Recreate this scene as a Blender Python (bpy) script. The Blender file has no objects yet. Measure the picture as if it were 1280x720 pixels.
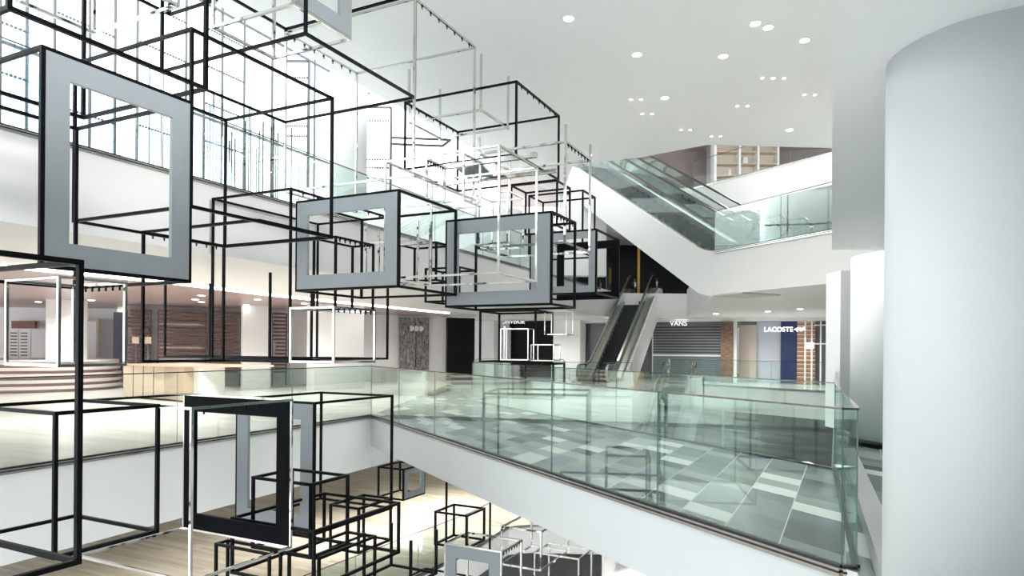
import bpy, bmesh, math, random
from mathutils import Vector, Matrix
random.seed(7)
PI = math.pi
F = 845.0; CX = 640.0; HY = 437.0; EYE = 1.5; RHO = 0.008
cr, sr = math.cos(RHO), math.sin(RHO)
col = bpy.context.scene.collection

# ------------------------------------------------------------ survey helpers (photo pixel -> point at a chosen depth or level)
def ray(px, py):
    u = (px - CX) / F; v = (HY - py) / F
    return (u * cr - v * sr, u * sr + v * cr)
def P(px, py, Y):
    a, b = ray(px, py)
    return Vector((a * Y, Y, EYE + b * Y))
def onz(px, py, z):
    a, b = ray(px, py)
    Y = (z - EYE) / b
    return Vector((a * Y, Y, z))
def pxof(p):
    X, Y, Z = p[0], p[1], p[2] - EYE
    return CX + F * (X * cr + Z * sr) / Y
def reach(p, d, px):
    """distance along d from p until the photo column px"""
    k = (px - CX) / F
    den = d[0] * cr - k * d[1]
    return (k * p[1] - p[0] * cr - (p[2] - EYE) * sr) / den
def flat(v): return (v[0], v[1])

AA = math.radians(26.4)
DA = Vector((math.sin(AA), math.cos(AA), 0))
DL = Vector((-math.cos(AA), math.sin(AA), 0))
DB = Vector((-0.450, 0.893, 0)).normalized()

# ------------------------------------------------------------ materials
def new_mat(name):
    m = bpy.data.materials.new(name); m.use_nodes = True
    nt = m.node_tree
    return m, nt, nt.nodes['Principled BSDF']
def N(nt, t, **kw):
    n = nt.nodes.new(t)
    for k, v in kw.items(): setattr(n, k, v)
    return n
def plain(name, c, rough=0.5, metal=0.0, var=0.03, scale=3.0, bump=0.0, spec=None, coat=0.0):
    m, nt, b = new_mat(name)
    tc = N(nt, 'ShaderNodeNewGeometry')
    nz = N(nt, 'ShaderNodeTexNoise'); nz.inputs['Scale'].default_value = scale; nz.inputs['Detail'].default_value = 4
    nt.links.new(tc.outputs['Position'], nz.inputs['Vector'])
    mx = N(nt, 'ShaderNodeMix', data_type='RGBA')
    lo = [max(0, x * (1 - var)) for x in c]; hi = [min(1, x * (1 + var)) for x in c]
    mx.inputs[6].default_value = (*lo, 1); mx.inputs[7].default_value = (*hi, 1)
    nt.links.new(nz.outputs['Fac'], mx.inputs[0]); nt.links.new(mx.outputs[2], b.inputs['Base Color'])
    b.inputs['Roughness'].default_value = rough; b.inputs['Metallic'].default_value = metal
    if spec is not None: b.inputs['Specular IOR Level'].default_value = spec
    if coat: b.inputs['Coat Weight'].default_value = coat
    if bump:
        bp = N(nt, 'ShaderNodeBump'); bp.inputs['Strength'].default_value = bump
        nt.links.new(nz.outputs['Fac'], bp.inputs['Height']); nt.links.new(bp.outputs['Normal'], b.inputs['Normal'])
    return m
def emit(name, c, s):
    m = bpy.data.materials.new(name); m.use_nodes = True; nt = m.node_tree
    b = nt.nodes['Principled BSDF']; b.inputs['Base Color'].default_value = (*c, 1)
    b.inputs['Emission Color'].default_value = (*c, 1); b.inputs['Emission Strength'].default_value = s
    return m
def glass(name, tint, ior=1.45, gain=1.0):
    m = bpy.data.materials.new(name); m.use_nodes = True; nt = m.node_tree
    for n in list(nt.nodes): nt.nodes.remove(n)
    out = N(nt, 'ShaderNodeOutputMaterial'); tr = N(nt, 'ShaderNodeBsdfTransparent'); gl = N(nt, 'ShaderNodeBsdfGlossy')
    tr.inputs[0].default_value = (*tint, 1); gl.inputs['Roughness'].default_value = 0.02; gl.inputs[0].default_value = (0.9, 0.97, 0.95, 1)
    fr = N(nt, 'ShaderNodeFresnel'); fr.inputs[0].default_value = ior
    mu = N(nt, 'ShaderNodeMath', operation='MULTIPLY'); mu.inputs[1].default_value = gain
    mi = N(nt, 'ShaderNodeMixShader')
    nt.links.new(fr.outputs[0], mu.inputs[0]); nt.links.new(mu.outputs[0], mi.inputs[0])
    nt.links.new(tr.outputs[0], mi.inputs[1]); nt.links.new(gl.outputs[0], mi.inputs[2]); nt.links.new(mi.outputs[0], out.inputs[0])
    return m
def planks(name, cols, d, wid=0.18, length=1.6, rough=0.35, streak=6):
    m, nt, b = new_mat(name)
    g = N(nt, 'ShaderNodeNewGeometry')
    def dot(v):
        n = N(nt, 'ShaderNodeVectorMath', operation='DOT_PRODUCT'); n.inputs[1].default_value = v
        nt.links.new(g.outputs['Position'], n.inputs[0]); return n.outputs['Value']
    a = dot((d[0], d[1], 0)); c = dot((-d[1], d[0], 0))
    def math_(op, x, y=None, val=None):
        n = N(nt, 'ShaderNodeMath', operation=op); nt.links.new(x, n.inputs[0])
        if y is not None: nt.links.new(y, n.inputs[1])
        elif val is not None: n.inputs[1].default_value = val
        return n.outputs[0]
    cc = math_('FLOOR', math_('DIVIDE', c, val=wid))
    wn = N(nt, 'ShaderNodeTexWhiteNoise', noise_dimensions='1D'); nt.links.new(cc, wn.inputs['W'])
    aa = math_('FLOOR', math_('ADD', math_('DIVIDE', a, val=length), wn.outputs['Value']))
    cb = N(nt, 'ShaderNodeCombineXYZ'); nt.links.new(cc, cb.inputs[0]); nt.links.new(aa, cb.inputs[1])
    w2 = N(nt, 'ShaderNodeTexWhiteNoise', noise_dimensions='2D'); nt.links.new(cb.outputs[0], w2.inputs['Vector'])
    st = N(nt, 'ShaderNodeCombineXYZ'); nt.links.new(math_('MULTIPLY', a, val=0.5), st.inputs[0]); nt.links.new(math_('MULTIPLY', c, val=streak), st.inputs[1])
    nz = N(nt, 'ShaderNodeTexNoise'); nz.inputs['Scale'].default_value = 1.3; nz.inputs['Detail'].default_value = 6; nt.links.new(st.outputs[0], nz.inputs['Vector'])
    s = math_('ADD', math_('MULTIPLY', w2.outputs['Value'], val=0.45), math_('MULTIPLY', nz.outputs['Fac'], val=0.6))
    rp = N(nt, 'ShaderNodeValToRGB'); cs = rp.color_ramp
    cs.elements[0].position = 0.15; cs.elements[0].color = (*cols[0], 1); cs.elements[1].position = 0.85; cs.elements[1].color = (*cols[-1], 1)
    if len(cols) > 2:
        e = cs.elements.new(0.5); e.color = (*cols[1], 1)
    nt.links.new(s, rp.inputs[0]); nt.links.new(rp.outputs[0], b.inputs['Base Color'])
    b.inputs['Roughness'].default_value = rough
    return m
def tiles(name, u, v, wu, wv, pal, rough=0.22):
    """skewed tile paving: u, v are the two line directions (not square to each other)"""
    m, nt, b = new_mat(name)
    det = u[0] * v[1] - u[1] * v[0]
    du = (v[1] / det, -v[0] / det, 0); dv = (-u[1] / det, u[0] / det, 0)
    g = N(nt, 'ShaderNodeNewGeometry')
    def dot(w):
        n = N(nt, 'ShaderNodeVectorMath', operation='DOT_PRODUCT'); n.inputs[1].default_value = w
        nt.links.new(g.outputs['Position'], n.inputs[0]); return n.outputs['Value']
    def math_(op, x, y=None, val=None):
        n = N(nt, 'ShaderNodeMath', operation=op); nt.links.new(x, n.inputs[0])
        if y is not None: nt.links.new(y, n.inputs[1])
        elif val is not None: n.inputs[1].default_value = val
        return n.outputs[0]
    cu = math_('DIVIDE', dot(du), val=wu); cv = math_('DIVIDE', dot(dv), val=wv)
    ci = math_('FLOOR', cv)
    w1 = N(nt, 'ShaderNodeTexWhiteNoise', noise_dimensions='1D'); nt.links.new(ci, w1.inputs['W'])
    ri = math_('FLOOR', math_('ADD', cu, w1.outputs['Value']))
    cb = N(nt, 'ShaderNodeCombineXYZ'); nt.links.new(ci, cb.inputs[0]); nt.links.new(ri, cb.inputs[1])
    w2 = N(nt, 'ShaderNodeTexWhiteNoise', noise_dimensions='2D'); nt.links.new(cb.outputs[0], w2.inputs['Vector'])
    rp = N(nt, 'ShaderNodeValToRGB'); rp.color_ramp.interpolation = 'CONSTANT'
    els = rp.color_ramp.elements
    els[0].color = (*pal[0][1], 1); els[0].position = 0
    els[1].color = (*pal[1][1], 1); els[1].position = pal[1][0]
    for p, c in pal[2:]:
        e = els.new(p); e.color = (*c, 1)
    nt.links.new(w2.outputs['Value'], rp.inputs[0])
    fr = math_('FRACT', cv)
    ln = math_('LESS_THAN', fr, val=0.022)
    mx = N(nt, 'ShaderNodeMix', data_type='RGBA'); mx.inputs[7].default_value = (0.62, 0.66, 0.64, 1)
    nt.links.new(ln, mx.inputs[0]); nt.links.new(rp.outputs[0], mx.inputs[6]); nt.links.new(mx.outputs[2], b.inputs['Base Color'])
    b.inputs['Roughness'].default_value = rough
    return m
def stripes(name, cols, axis, scale, rough=0.5, noise_amt=0.0):
    """hard bands across a world axis, repeating; for slatted shutters and brick courses"""
    m, nt, b = new_mat(name)
    g = N(nt, 'ShaderNodeNewGeometry'); sp = N(nt, 'ShaderNodeSeparateXYZ'); nt.links.new(g.outputs['Position'], sp.inputs[0])
    mu = N(nt, 'ShaderNodeMath', operation='MULTIPLY'); mu.inputs[1].default_value = scale; nt.links.new(sp.outputs[axis], mu.inputs[0])
    fr = N(nt, 'ShaderNodeMath', operation='FRACT'); nt.links.new(mu.outputs[0], fr.inputs[0])
    rp = N(nt, 'ShaderNodeValToRGB'); rp.color_ramp.interpolation = 'CONSTANT'; els = rp.color_ramp.elements
    els[0].color = (*cols[0][1], 1); els[1].position = cols[1][0]; els[1].color = (*cols[1][1], 1)
    for p, c in cols[2:]:
        e = els.new(p); e.color = (*c, 1)
    nt.links.new(fr.outputs[0], rp.inputs[0]); nt.links.new(rp.outputs[0], b.inputs['Base Color'])
    b.inputs['Roughness'].default_value = rough
    return m
def poster(name):
    m, nt, b = new_mat(name)
    g = N(nt, 'ShaderNodeTexCoord')
    mp = N(nt, 'ShaderNodeMapping'); mp.inputs['Scale'].default_value = (5.0, 5.0, 1.6); nt.links.new(g.outputs['Object'], mp.inputs[0])
    nz = N(nt, 'ShaderNodeTexNoise'); nz.inputs['Scale'].default_value = 3.0; nz.inputs['Detail'].default_value = 9; nz.inputs['Roughness'].default_value = .75
    nt.links.new(mp.outputs[0], nz.inputs['Vector'])
    rp = N(nt, 'ShaderNodeValToRGB'); els = rp.color_ramp.elements
    els[0].position = .36; els[0].color = (.02, .02, .025, 1); els[1].position = .68; els[1].color = (.62, .62, .64, 1)
    for p, c in ((.45, (.10, .10, .12)), (.50, (.30, .22, .21)), (.54, (.16, .19, .17)), (.58, (.33, .33, .36))):
        e = els.new(p); e.color = (*c, 1)
    nt.links.new(nz.outputs['Fac'], rp.inputs[0]); nt.links.new(rp.outputs[0], b.inputs['Base Color'])
    b.inputs['Roughness'].default_value = .4
    return m

M = {}
M['white'] = plain('white_paint', (.80, .81, .81), .55, var=.01, scale=.6)
M['warmwhite'] = plain('warm_white_paint', (.66, .66, .645), .55, var=.01, scale=.6)  # fascia white, darkened in the colour to offset too strong light
M['ceil'] = plain('ceiling_paint', (.955, .96, .95), .6, var=.01, scale=.5)  # ceiling white, lightened in the colour to make up for weak light
M['soffit'] = plain('soffit_paint', (.945, .955, .965), .5, var=.008, scale=.4)  # lighter copy of the column white, standing in for missing bounce light
M['column'] = plain('column_paint', (.66, .68, .69), .5, var=.008, scale=.4)  # white darkened against too strong light, on columns and bridge edge
M['dark'] = plain('black_steel', (.002, .0023, .0032), .4, 0, var=.2, scale=8, spec=.10)
M['chrome'] = plain('polished_chrome', (.66, .66, .63), .08, 1.0, var=.10, scale=5)
M['steel'] = plain('brushed_steel', (.52, .50, .47), .22, 1.0, var=.06, scale=9)
M['railsteel'] = plain('dark_polished_rail', (.16, .14, .14), .12, 1.0, var=.3, scale=6)
M['decksteel'] = plain('bright_deck_steel', (.72, .70, .66), .3, .85, var=.04, scale=9)
M['channel'] = plain('dark_channel', (.05, .05, .055), .3, .8, var=.1)
M['grey'] = plain('grey_lacquer', (.25, .275, .29), .4, .1, var=.05, scale=1.5)
M['blackpanel'] = plain('black_lacquer', (.002, .0024, .004), .5, var=.15, scale=2, spec=.06)
M['escglass'] = glass('escalator_glass', (.90, .94, .92), 1.4, .06)
M['glass'] = glass('green_glass', (.93, .972, .957), 1.42, .42)
M['clear'] = glass('clear_glass', (.955, .98, .972), 1.4, .12)
M['edge'] = plain('glass_edge', (.20, .32, .32), .2, var=.05)
M['plank'] = planks('pale_planks', [(.66, .64, .58), (.77, .755, .70), (.84, .83, .79)], DL, .2, 2.2, .25, 5)
M['wood'] = planks('oak_planks', [(.38, .33, .25), (.52, .47, .38), (.66, .61, .52)], DL, .16, 1.8, .3, 6)
M['lightfloor'] = plain('polished_stone', (.72, .73, .71), .15, var=.05, scale=.7)
M['tile'] = tiles('slate_tiles', DA, DB, .36, .58, [(0, (.035, .045, .055)), (.10, (.13, .16, .165)), (.30, (.22, .27, .255)), (.50, (.16, .20, .23)), (.62, (.33, .37, .35)), (.78, (.09, .115, .13)), (.86, (.78, .80, .78))])
M['mauve'] = plain('mauve_ceiling', (.40, .315, .305), .35, var=.05, scale=1)
M['black'] = plain('black_wall', (.004, .004, .005), .35, var=.2, spec=.2)
M['lightstrip'] = emit('cove_light', (1, .95, .92), 6)
M['lamp'] = emit('downlight_glow', (1, .98, .95), 9)
M['step'] = stripes('step_ribs', [(0, (.004, .004, .005)), (.55, (.012, .012, .014))], 0, 60, .5)
M['rubber'] = plain('handrail_rubber', (.012, .013, .015), .3, var=.1)
M['shutter'] = stripes('roller_shutter', [(0, (.055, .06, .065)), (.66, (.26, .27, .28))], 2, 7.2, .4)
M['shutter_low'] = stripes('roller_shutter_lower', [(0, (.13, .17, .18)), (.8, (.22, .26, .27))], 2, 9, .4)
M['oak'] = plain('light_oak', (.55, .45, .34), .5, var=.08, scale=4)
M['oakdark'] = plain('mid_oak', (.46, .35, .25), .5, var=.08, scale=4)
M['slat'] = plain('walnut_slat', (.17, .085, .07), .5, var=.15, scale=5)
M['slatback'] = plain('slat_backing', (.60, .57, .60), .5, var=.05)
M['brownblock'] = plain('red_brown_board', (.20, .06, .04), .5, var=.2, scale=10)
M['bluegrey'] = plain('blue_grey_panel', (.17, .19, .25), .5, var=.05)
M['pink'] = plain('pale_pink_terrazzo', (.78, .70, .69), .4, var=.04, scale=6)
M['brickpink'] = plain('pink_brown_brick', (.36, .27, .26), .5, var=.2, scale=14)
M['poster'] = poster('street_photo_print')
M['navy'] = plain('navy_panel', (.015, .03, .11), .4, var=.1)
M['weave'] = stripes('copper_weave', [(0, (.42, .22, .13)), (.5, (.72, .55, .44)), (.75, (.25, .12, .08))], 2, 5, .5)
M['beige'] = plain('beige_display', (.62, .54, .47), .5, var=.04)
M['paleblue'] = plain('pale_blue_wall', (.60, .63, .70), .5, var=.03)
M['darkgrey'] = plain('dark_grey_wall', (.13, .13, .14), .5, var=.1)
M['sign'] = emit('sign_letters', (1, 1, 1), .45)
M['signbright'] = emit('sign_letters_bright', (.9, .95, 1), 1.6)
M['yellow'] = plain('amber_pole', (.48, .27, .02), .4, var=.05)
M['edgepaint'] = plain('grey_white_paint', (.53, .535, .525), .55, var=.01)  # darkened copy of the white for the over-lit right edge and cladding
M['kerb'] = plain('lilac_stone', (.50, .48, .50), .3, var=.04, scale=1)
M['lowerwall'] = planks('dark_timber_wall', [(.14, .12, .10), (.22, .20, .17), (.30, .28, .24)], Vector((1, 0, 0)), .5, 3, .4, 3)
M['mullion'] = plain('grey_mullion', (.09, .10, .115), .4, .3, var=.1)
M['blade_w'] = glass('blade_white', (.93, .955, .975), 1.2, .2); M['blade_b'] = glass('blade_blue', (.58, .74, .92))
M['blade_v'] = glass('blade_violet', (.86, .83, .96)); M['blade_d'] = glass('blade_indigo', (.42, .50, .66))
def brick():
    m, nt, b = new_mat('brown_brick')
    g = N(nt, 'ShaderNodeTexCoord'); br = N(nt, 'ShaderNodeTexBrick')
    mp = N(nt, 'ShaderNodeMapping'); mp.inputs['Rotation'].default_value = (PI / 2, 0, 0)
    nt.links.new(g.outputs['Object'], mp.inputs[0]); nt.links.new(mp.outputs[0], br.inputs['Vector'])
    br.inputs['Scale'].default_value = 4; br.inputs['Color1'].default_value = (.16, .095, .065, 1); br.inputs['Color2'].default_value = (.28, .17, .12, 1)
    br.inputs['Mortar'].default_value = (.12, .09, .08, 1)
    nt.links.new(br.outputs[0], b.inputs['Base Color']); b.inputs['Roughness'].default_value = .8
    return m
M['brick'] = brick()

# ------------------------------------------------------------ object helpers
def link(o, parent=None):
    col.objects.link(o)
    if parent is not None: o.parent = parent
    return o
def obj(name, bm, mats, parent=None, smooth=False):
    me = bpy.data.meshes.new(name)
    bmesh.ops.recalc_face_normals(bm, faces=bm.faces[:])
    bm.to_mesh(me); bm.free()
    for m in (mats if isinstance(mats, (list, tuple)) else [mats]): me.materials.append(m)
    if smooth:
        for p in me.polygons: p.use_smooth = True
    return link(bpy.data.objects.new(name, me), parent)
def empty(name, loc=(0, 0, 0), rz=0.0, parent=None):
    o = bpy.data.objects.new(name, None); o.empty_display_size = .1
    o.location = loc; o.rotation_euler = (0, 0, rz)
    return link(o, parent)
def tag(o, label, cat, group=None):
    o['label'] = label; o['category'] = cat
    if group: o['group'] = group
    return o
def struct(o, label=None, cat=None):
    o['kind'] = 'structure'
    o['label'] = label or 'plain ' + o.name.split('.')[0].replace('_', ' '); o['category'] = cat or o.name.split('.')[0].split('_')[0]
    return o
def box(bm, a, b, mi=0):
    x0, x1 = sorted((a[0], b[0])); y0, y1 = sorted((a[1], b[1])); z0, z1 = sorted((a[2], b[2]))
    v = [bm.verts.new(c) for c in ((x0, y0, z0), (x1, y0, z0), (x1, y1, z0), (x0, y1, z0), (x0, y0, z1), (x1, y0, z1), (x1, y1, z1), (x0, y1, z1))]
    for f in ((0, 3, 2, 1), (4, 5, 6, 7), (0, 1, 5, 4), (1, 2, 6, 5), (2, 3, 7, 6), (3, 0, 4, 7)):
        bm.faces.new([v[i] for i in f]).material_index = mi
def boxm(a, b, bev=0.0):
    bm = bmesh.new(); box(bm, a, b)
    if bev: bmesh.ops.bevel(bm, geom=bm.edges[:], offset=bev, segments=1, affect='EDGES')
    return bm
def prism(bm, pts, z0, z1, mi=(0, 0, 0)):
    """pts 2d outline; material index (top, bottom, side)"""
    lo = [bm.verts.new((p[0], p[1], z0)) for p in pts]; hi = [bm.verts.new((p[0], p[1], z1)) for p in pts]
    bm.faces.new(hi).material_index = mi[0]; bm.faces.new(lo[::-1]).material_index = mi[1]
    n = len(pts)
    for i in range(n):
        j = (i + 1) % n; bm.faces.new((lo[i], lo[j], hi[j], hi[i])).material_index = mi[2]
def slab(name, pts, z0, z1, mats, label, cat='floor'):
    bm = bmesh.new(); prism(bm, [flat(p) for p in pts], z0, z1, (0, 1, 2))
    return struct(obj(name, bm, mats), label, cat)
def wallseg(bm, a, b, z0, z1, th=.12, mi=0):
    a = Vector((a[0], a[1])); b = Vector((b[0], b[1])); d = (b - a).normalized(); n = Vector((-d.y, d.x)) * th / 2
    pts = [a - n, b - n, b + n, a + n]
    prism(bm, pts, z0, z1, (mi, mi, mi))
def cyl(bm, c, r, z0, z1, seg=32, r2=None, mi=0):
    r2 = r if r2 is None else r2
    lo = [bm.verts.new((c[0] + r * math.cos(2 * PI * i / seg), c[1] + r * math.sin(2 * PI * i / seg), z0)) for i in range(seg)]
    hi = [bm.verts.new((c[0] + r2 * math.cos(2 * PI * i / seg), c[1] + r2 * math.sin(2 * PI * i / seg), z1)) for i in range(seg)]
    bm.faces.new(hi).material_index = mi; bm.faces.new(lo[::-1]).material_index = mi
    for i in range(seg):
        j = (i + 1) % seg; f = bm.faces.new((lo[i], lo[j], hi[j], hi[i])); f.material_index = mi
def ribbon(bm, path, th, y0, y1, mi=0):
    """path in the local xz plane, thickness th normal to it, from y0 to y1"""
    n = len(path); rings = []
    for i, p in enumerate(path):
        a = Vector(path[max(0, i - 1)]); b = Vector(path[min(n - 1, i + 1)]); d = (b - a).normalized(); nn = Vector((-d.y, d.x)) * th / 2
        q = Vector(p); lo = q - nn; hi = q + nn
        rings.append([bm.verts.new((lo.x, y0, lo.y)), bm.verts.new((lo.x, y1, lo.y)), bm.verts.new((hi.x, y1, hi.y)), bm.verts.new((hi.x, y0, hi.y))])
    for i in range(n - 1):
        for k in range(4):
            bm.faces.new((rings[i][k], rings[i][(k + 1) % 4], rings[i + 1][(k + 1) % 4], rings[i + 1][k])).material_index = mi
    bm.faces.new(rings[0][::-1]); bm.faces.new(rings[-1])
def sheet(bm, lower, upper, y0, y1, mi=0):
    """solid sheet between two equally long xz paths"""
    rings = [[bm.verts.new((l[0], y0, l[1])), bm.verts.new((l[0], y1, l[1])), bm.verts.new((u[0], y1, u[1])), bm.verts.new((u[0], y0, u[1]))] for l, u in zip(lower, upper)]
    for i in range(len(rings) - 1):
        for k in range(4):
            bm.faces.new((rings[i][k], rings[i][(k + 1) % 4], rings[i + 1][(k + 1) % 4], rings[i + 1][k])).material_index = mi
    bm.faces.new(rings[0][::-1]); bm.faces.new(rings[-1])

# ------------------------------------------------------------ open cube frames
CG = 'open cube frames hanging through the atrium'
def cube(ref, Y, xA, xL, mat, label, skip=(), panel=None, hooks=(), bar=.044, extra_up=0.0, pw=.2):
    """ref = photo column and top / bottom rows of one upright at depth Y; xA, xL = photo columns of the
    uprights next to it along the two plan directions."""
    x, yt, yb = ref
    top = P(x, yt, Y); bot = P(x, yb, Y); h = top.z - bot.z
    ta = reach(top, DA, xA); tl = reach(top, DL, xL)
    a0, a1 = min(0, ta), max(0, ta); l0, l1 = min(0, tl), max(0, tl)
    ca = (a0 + a1) / 2; cl = (l0 + l1) / 2
    base = Vector((bot.x, bot.y, bot.z)) + DA * ca + DL * cl
    # local x = DA direction, local y = DL direction
    root = empty('cube_frame', base, math.atan2(DA.y, DA.x))
    tag(root, label, 'cube frame', CG)
    W = (a1 - a0) / 2; D = (l1 - l0) / 2; m = M[mat]; b2 = bar * .40
    sA = 1 if ta > 0 else -1; sL = 1 if tl > 0 else -1
    # key: corner 'rr' = ref corner, 'ar' = along A, 'rl' = along L, 'al' = both
    cpos = {'rr': (-sA * W, -sL * D), 'ar': (sA * W, -sL * D), 'rl': (-sA * W, sL * D), 'al': (sA * W, sL * D)}
    for k, (cx, cy) in cpos.items():
        if 'p' + k in skip: continue
        obj('post', boxm((cx - b2, cy - b2, -b2), (cx + b2, cy + b2, h + b2 + extra_up)), m, root)
    rails = {'A0': ('rr', 'ar'), 'A1': ('rl', 'al'), 'L0': ('rr', 'rl'), 'L1': ('ar', 'al')}
    for lvl, z in (('t', h), ('b', 0)):
        for k, (c1, c2) in rails.items():
            if lvl + k in skip: continue
            (xa, ya), (xb, yb_) = cpos[c1], cpos[c2]
            if k[0] == 'A': bm = boxm((min(xa, xb) + b2, ya - b2, z - b2), (max(xa, xb) - b2, ya + b2, z + b2))
            else: bm = boxm((xa - b2, min(ya, yb_) + b2, z - b2), (xa + b2, max(ya, yb_) - b2, z + b2))
            r = obj('rail', bm, m, root)
            if lvl + k in hooks:
                n = 7
                for i in range(n):
                    f = (i + .8) / (n + .6); hx = xa + (xb - xa) * f; hy = ya + (yb_ - ya) * f
                    hb = boxm((hx - .007, hy - .007, z - b2 - .055), (hx + .007, hy + .007, z - b2))
                    box(hb, (hx - .013, hy - .013, z - b2 - .02), (hx + .013, hy + .013, z - b2))
                    obj('hook', hb, M['dark'], r)
    if panel:
        for face, pm in panel:
            c1, c2 = rails[face]; (xa, ya), (xb, yb_) = cpos[c1], cpos[c2]
            bm = bmesh.new(); t = .022
            if face[0] == 'A':
                lo, hi = min(xa, xb) + b2, max(xa, xb) - b2
                f = lambda u0, u1, z0, z1: box(bm, (u0, ya - t, z0), (u1, ya + t, z1))
            else:
                lo, hi = min(ya, yb_) + b2, max(ya, yb_) - b2
                f = lambda u0, u1, z0, z1: box(bm, (xa - t, u0, z0), (xa + t, u1, z1))
            z0, z1 = b2, h - b2
            f(lo, hi, z1 - pw, z1); f(lo, hi, z0, z0 + pw); f(lo, lo + pw, z0 + pw, z1 - pw); f(hi - pw, hi, z0 + pw, z1 - pw)
            o = obj('border_panel', bm, M[pm], root)
            o['label'] = ('grey' if pm == 'grey' else 'black') + ' flat border panel'
    return root

cube((236, 129, 352), 7.0, 51, 94, 'dark', 'largest black cube frame with a wide grey border, nearest on the left', panel=[('A0', 'grey')])
cube((257, -106, 111), 7.35, 11, 104, 'dark', 'black cube frame cut by the photo top, hung just above the largest grey-bordered frame', bar=.05)
cube((414, 123, 297), 9.3, 238, 281, 'dark', 'tall black cube frame behind the right edge of the largest grey-bordered frame')
cube((382, -120, 42), 8.0, 518, 202, 'dark', 'black cube frame at the photo top, its long lower rail reaching the tall chrome frame')
cube((437, -130, 49), 9.0, 367, 342, 'chrome', 'chrome cube frame at the photo top with a grey border, beside the tall chrome frame', panel=[('A0', 'grey')], bar=.045)
cube((517, -2, 219), 10.0, 592, 356, 'chrome', 'tall chrome cube frame with a hooked upper rail, in the upper middle below the ceiling', hooks=('tA0', 'tA1'), bar=.04)
cube((645, 102, 193), 12.0, 698, 506, 'dark', 'black cube frame topmost in the middle, close under the white ceiling', hooks=('tA0', 'tA1'))
cube((696, 226, 282), 14.0, 712, 639, 'dark', 'shallow black cube frame under the right end of the topmost middle black frame', skip=('bA1',))
cube((728, 238, 316), 15.0, 743, 661, 'dark', 'black cube frame overlapping the shallow one, nearest the white escalator side')
cube((689, 265, 380), 10.0, 718, 558, 'dark', 'black cube frame with grey border, middle one of three in a row', panel=[('L0', 'grey')], hooks=('tA0',))
cube((498, 238, 358), 9.3, 569, 371, 'dark', 'black cube frame with grey border, left one of three in a row in the middle', panel=[('L0', 'grey')])
cube((362, 236, 450), 10.6, 484, 265, 'dark', 'tall black cube frame with hooked upper rail passing behind the left middle grey border', hooks=('tA0',))
cube((320, 275, 455), 8.4, 413, 178, 'dark', 'wide black cube frame in front of the slatted shoe shop', skip=('prr', 'par', 'bL0', 'bA0'), bar=.045, hooks=('tA1',))
cube((73, 346, 457), 6.0, 156, 8, 'chrome', 'chrome cube frame in front of the round stepped plinth', bar=.032, hooks=('tL1',))
cube((97, 328, 702), 4.5, -150, -70, 'dark', 'nearest black cube frame at the far left, with the thickest upright')
cube((196, 507, 664), 7.0, 68, 95, 'dark', 'black cube frame standing lowest at the left against the white floor edge')
cube((363, 500, 684), 8.0, 238, 230, 'chrome', 'big chrome cube frame with a black border, low on the left', panel=[('L0', 'blackpanel')], hooks=('tA0',), bar=.036)
cube((392, 504, 668), 9.5, 489, 296, 'dark', 'black cube frame with grey border behind the big chrome one', panel=[('L0', 'grey')], pw=.22)
cube((388, 606, 697), 8.2, 434, 316, 'dark', 'small black cube frame overlapping the low grey border, in the lower middle')
cube((498, 629, 690), 9.4, 392, 405, 'dark', 'flat black cube frame whose long rail slants up to the right, lower middle')
cube((448, 636, 691), 10.4, 488, 413, 'dark', 'small black cube frame inside the slanting flat one')
cube((398, 698, 790), 8.6, 468, 361, 'dark', 'black cube frame cut by the photo bottom below the lower middle cluster')
cube((350, 688, 790), 8.3, 336, 284, 'dark', 'black cube frame cut by the photo bottom under the chrome frame corner', bar=.04)
cube((504, 587, 625), 14.5, 530, 473, 'dark', 'little black cube frame with grey side tucked under the bridge', panel=[('A0', 'grey')], pw=.12)
cube((583, 645, 686), 12.0, 605, 544, 'dark', 'single small black cube frame in front of the lower glass balustrade', bar=.045)
cube((626, 690, 790), 11.0, 651, 556, 'chrome', 'chrome cube frame with grey border at the photo bottom under the bridge', panel=[('L0', 'grey')], hooks=('tA0',), bar=.04)
cube((676, 665, 713), 12.5, 710, 627, 'chrome', 'slim chrome cube frame under the bridge beside the lower grey-bordered one', bar=.04)
cube((723, 699, 770), 13.5, 739, 668, 'chrome', 'chrome cube frame furthest right at the photo bottom', bar=.04)
cube((623, 182, 341), 8.7, 670, 481, 'chrome', 'big chrome cube frame crossing the two middle grey borders', bar=.034)
cube((555, 209, 262), 11.3, 533, 600, 'chrome', 'low chrome cube frame with short hooked rail inside the middle cluster', hooks=('tA0',), bar=.04)
cube((601, 137, 138.5), 13.0, 635, 511, 'chrome', 'flat chrome frame with four rods standing up from its corners, under the ceiling', skip=('bA0', 'bA1', 'bL0', 'bL1'), bar=.05, extra_up=1.05)
cube((706, 177, 303), 11.0, 737, 598, 'chrome', 'chrome cube frame with short hooked rail left of the upper escalator', hooks=('tA0',), bar=.045, extra_up=.26)
cube((615, 252, 312), 12.0, 594, 654, 'chrome', 'small chrome cube frame behind the middle grey border', bar=.035)
cube((745, 287, 366), 13.0, 773, 663, 'dark', 'black cube frame with grey front border and black back border, right one of three', panel=[('L0', 'grey'), ('L1', 'blackpanel')], pw=.13)
cube((669, 388, 453), 17.5, 690, 600, 'dark', 'black cube frame hung before the black shopfront in the middle', bar=.06)
cube((691, 455, 499), 18.0, 705, 641, 'dark', 'black cube frame seen through the bridge glass', bar=.06)
cube((708, 388, 418), 17.5, 716, 681, 'chrome', 'small chrome cube frame beside the white pier right of the black shopfront', bar=.03)
cube((692, 431, 451), 17.2, 700, 664, 'chrome', 'tiny chrome cube frame low before the black shopfront', bar=.03)
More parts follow.
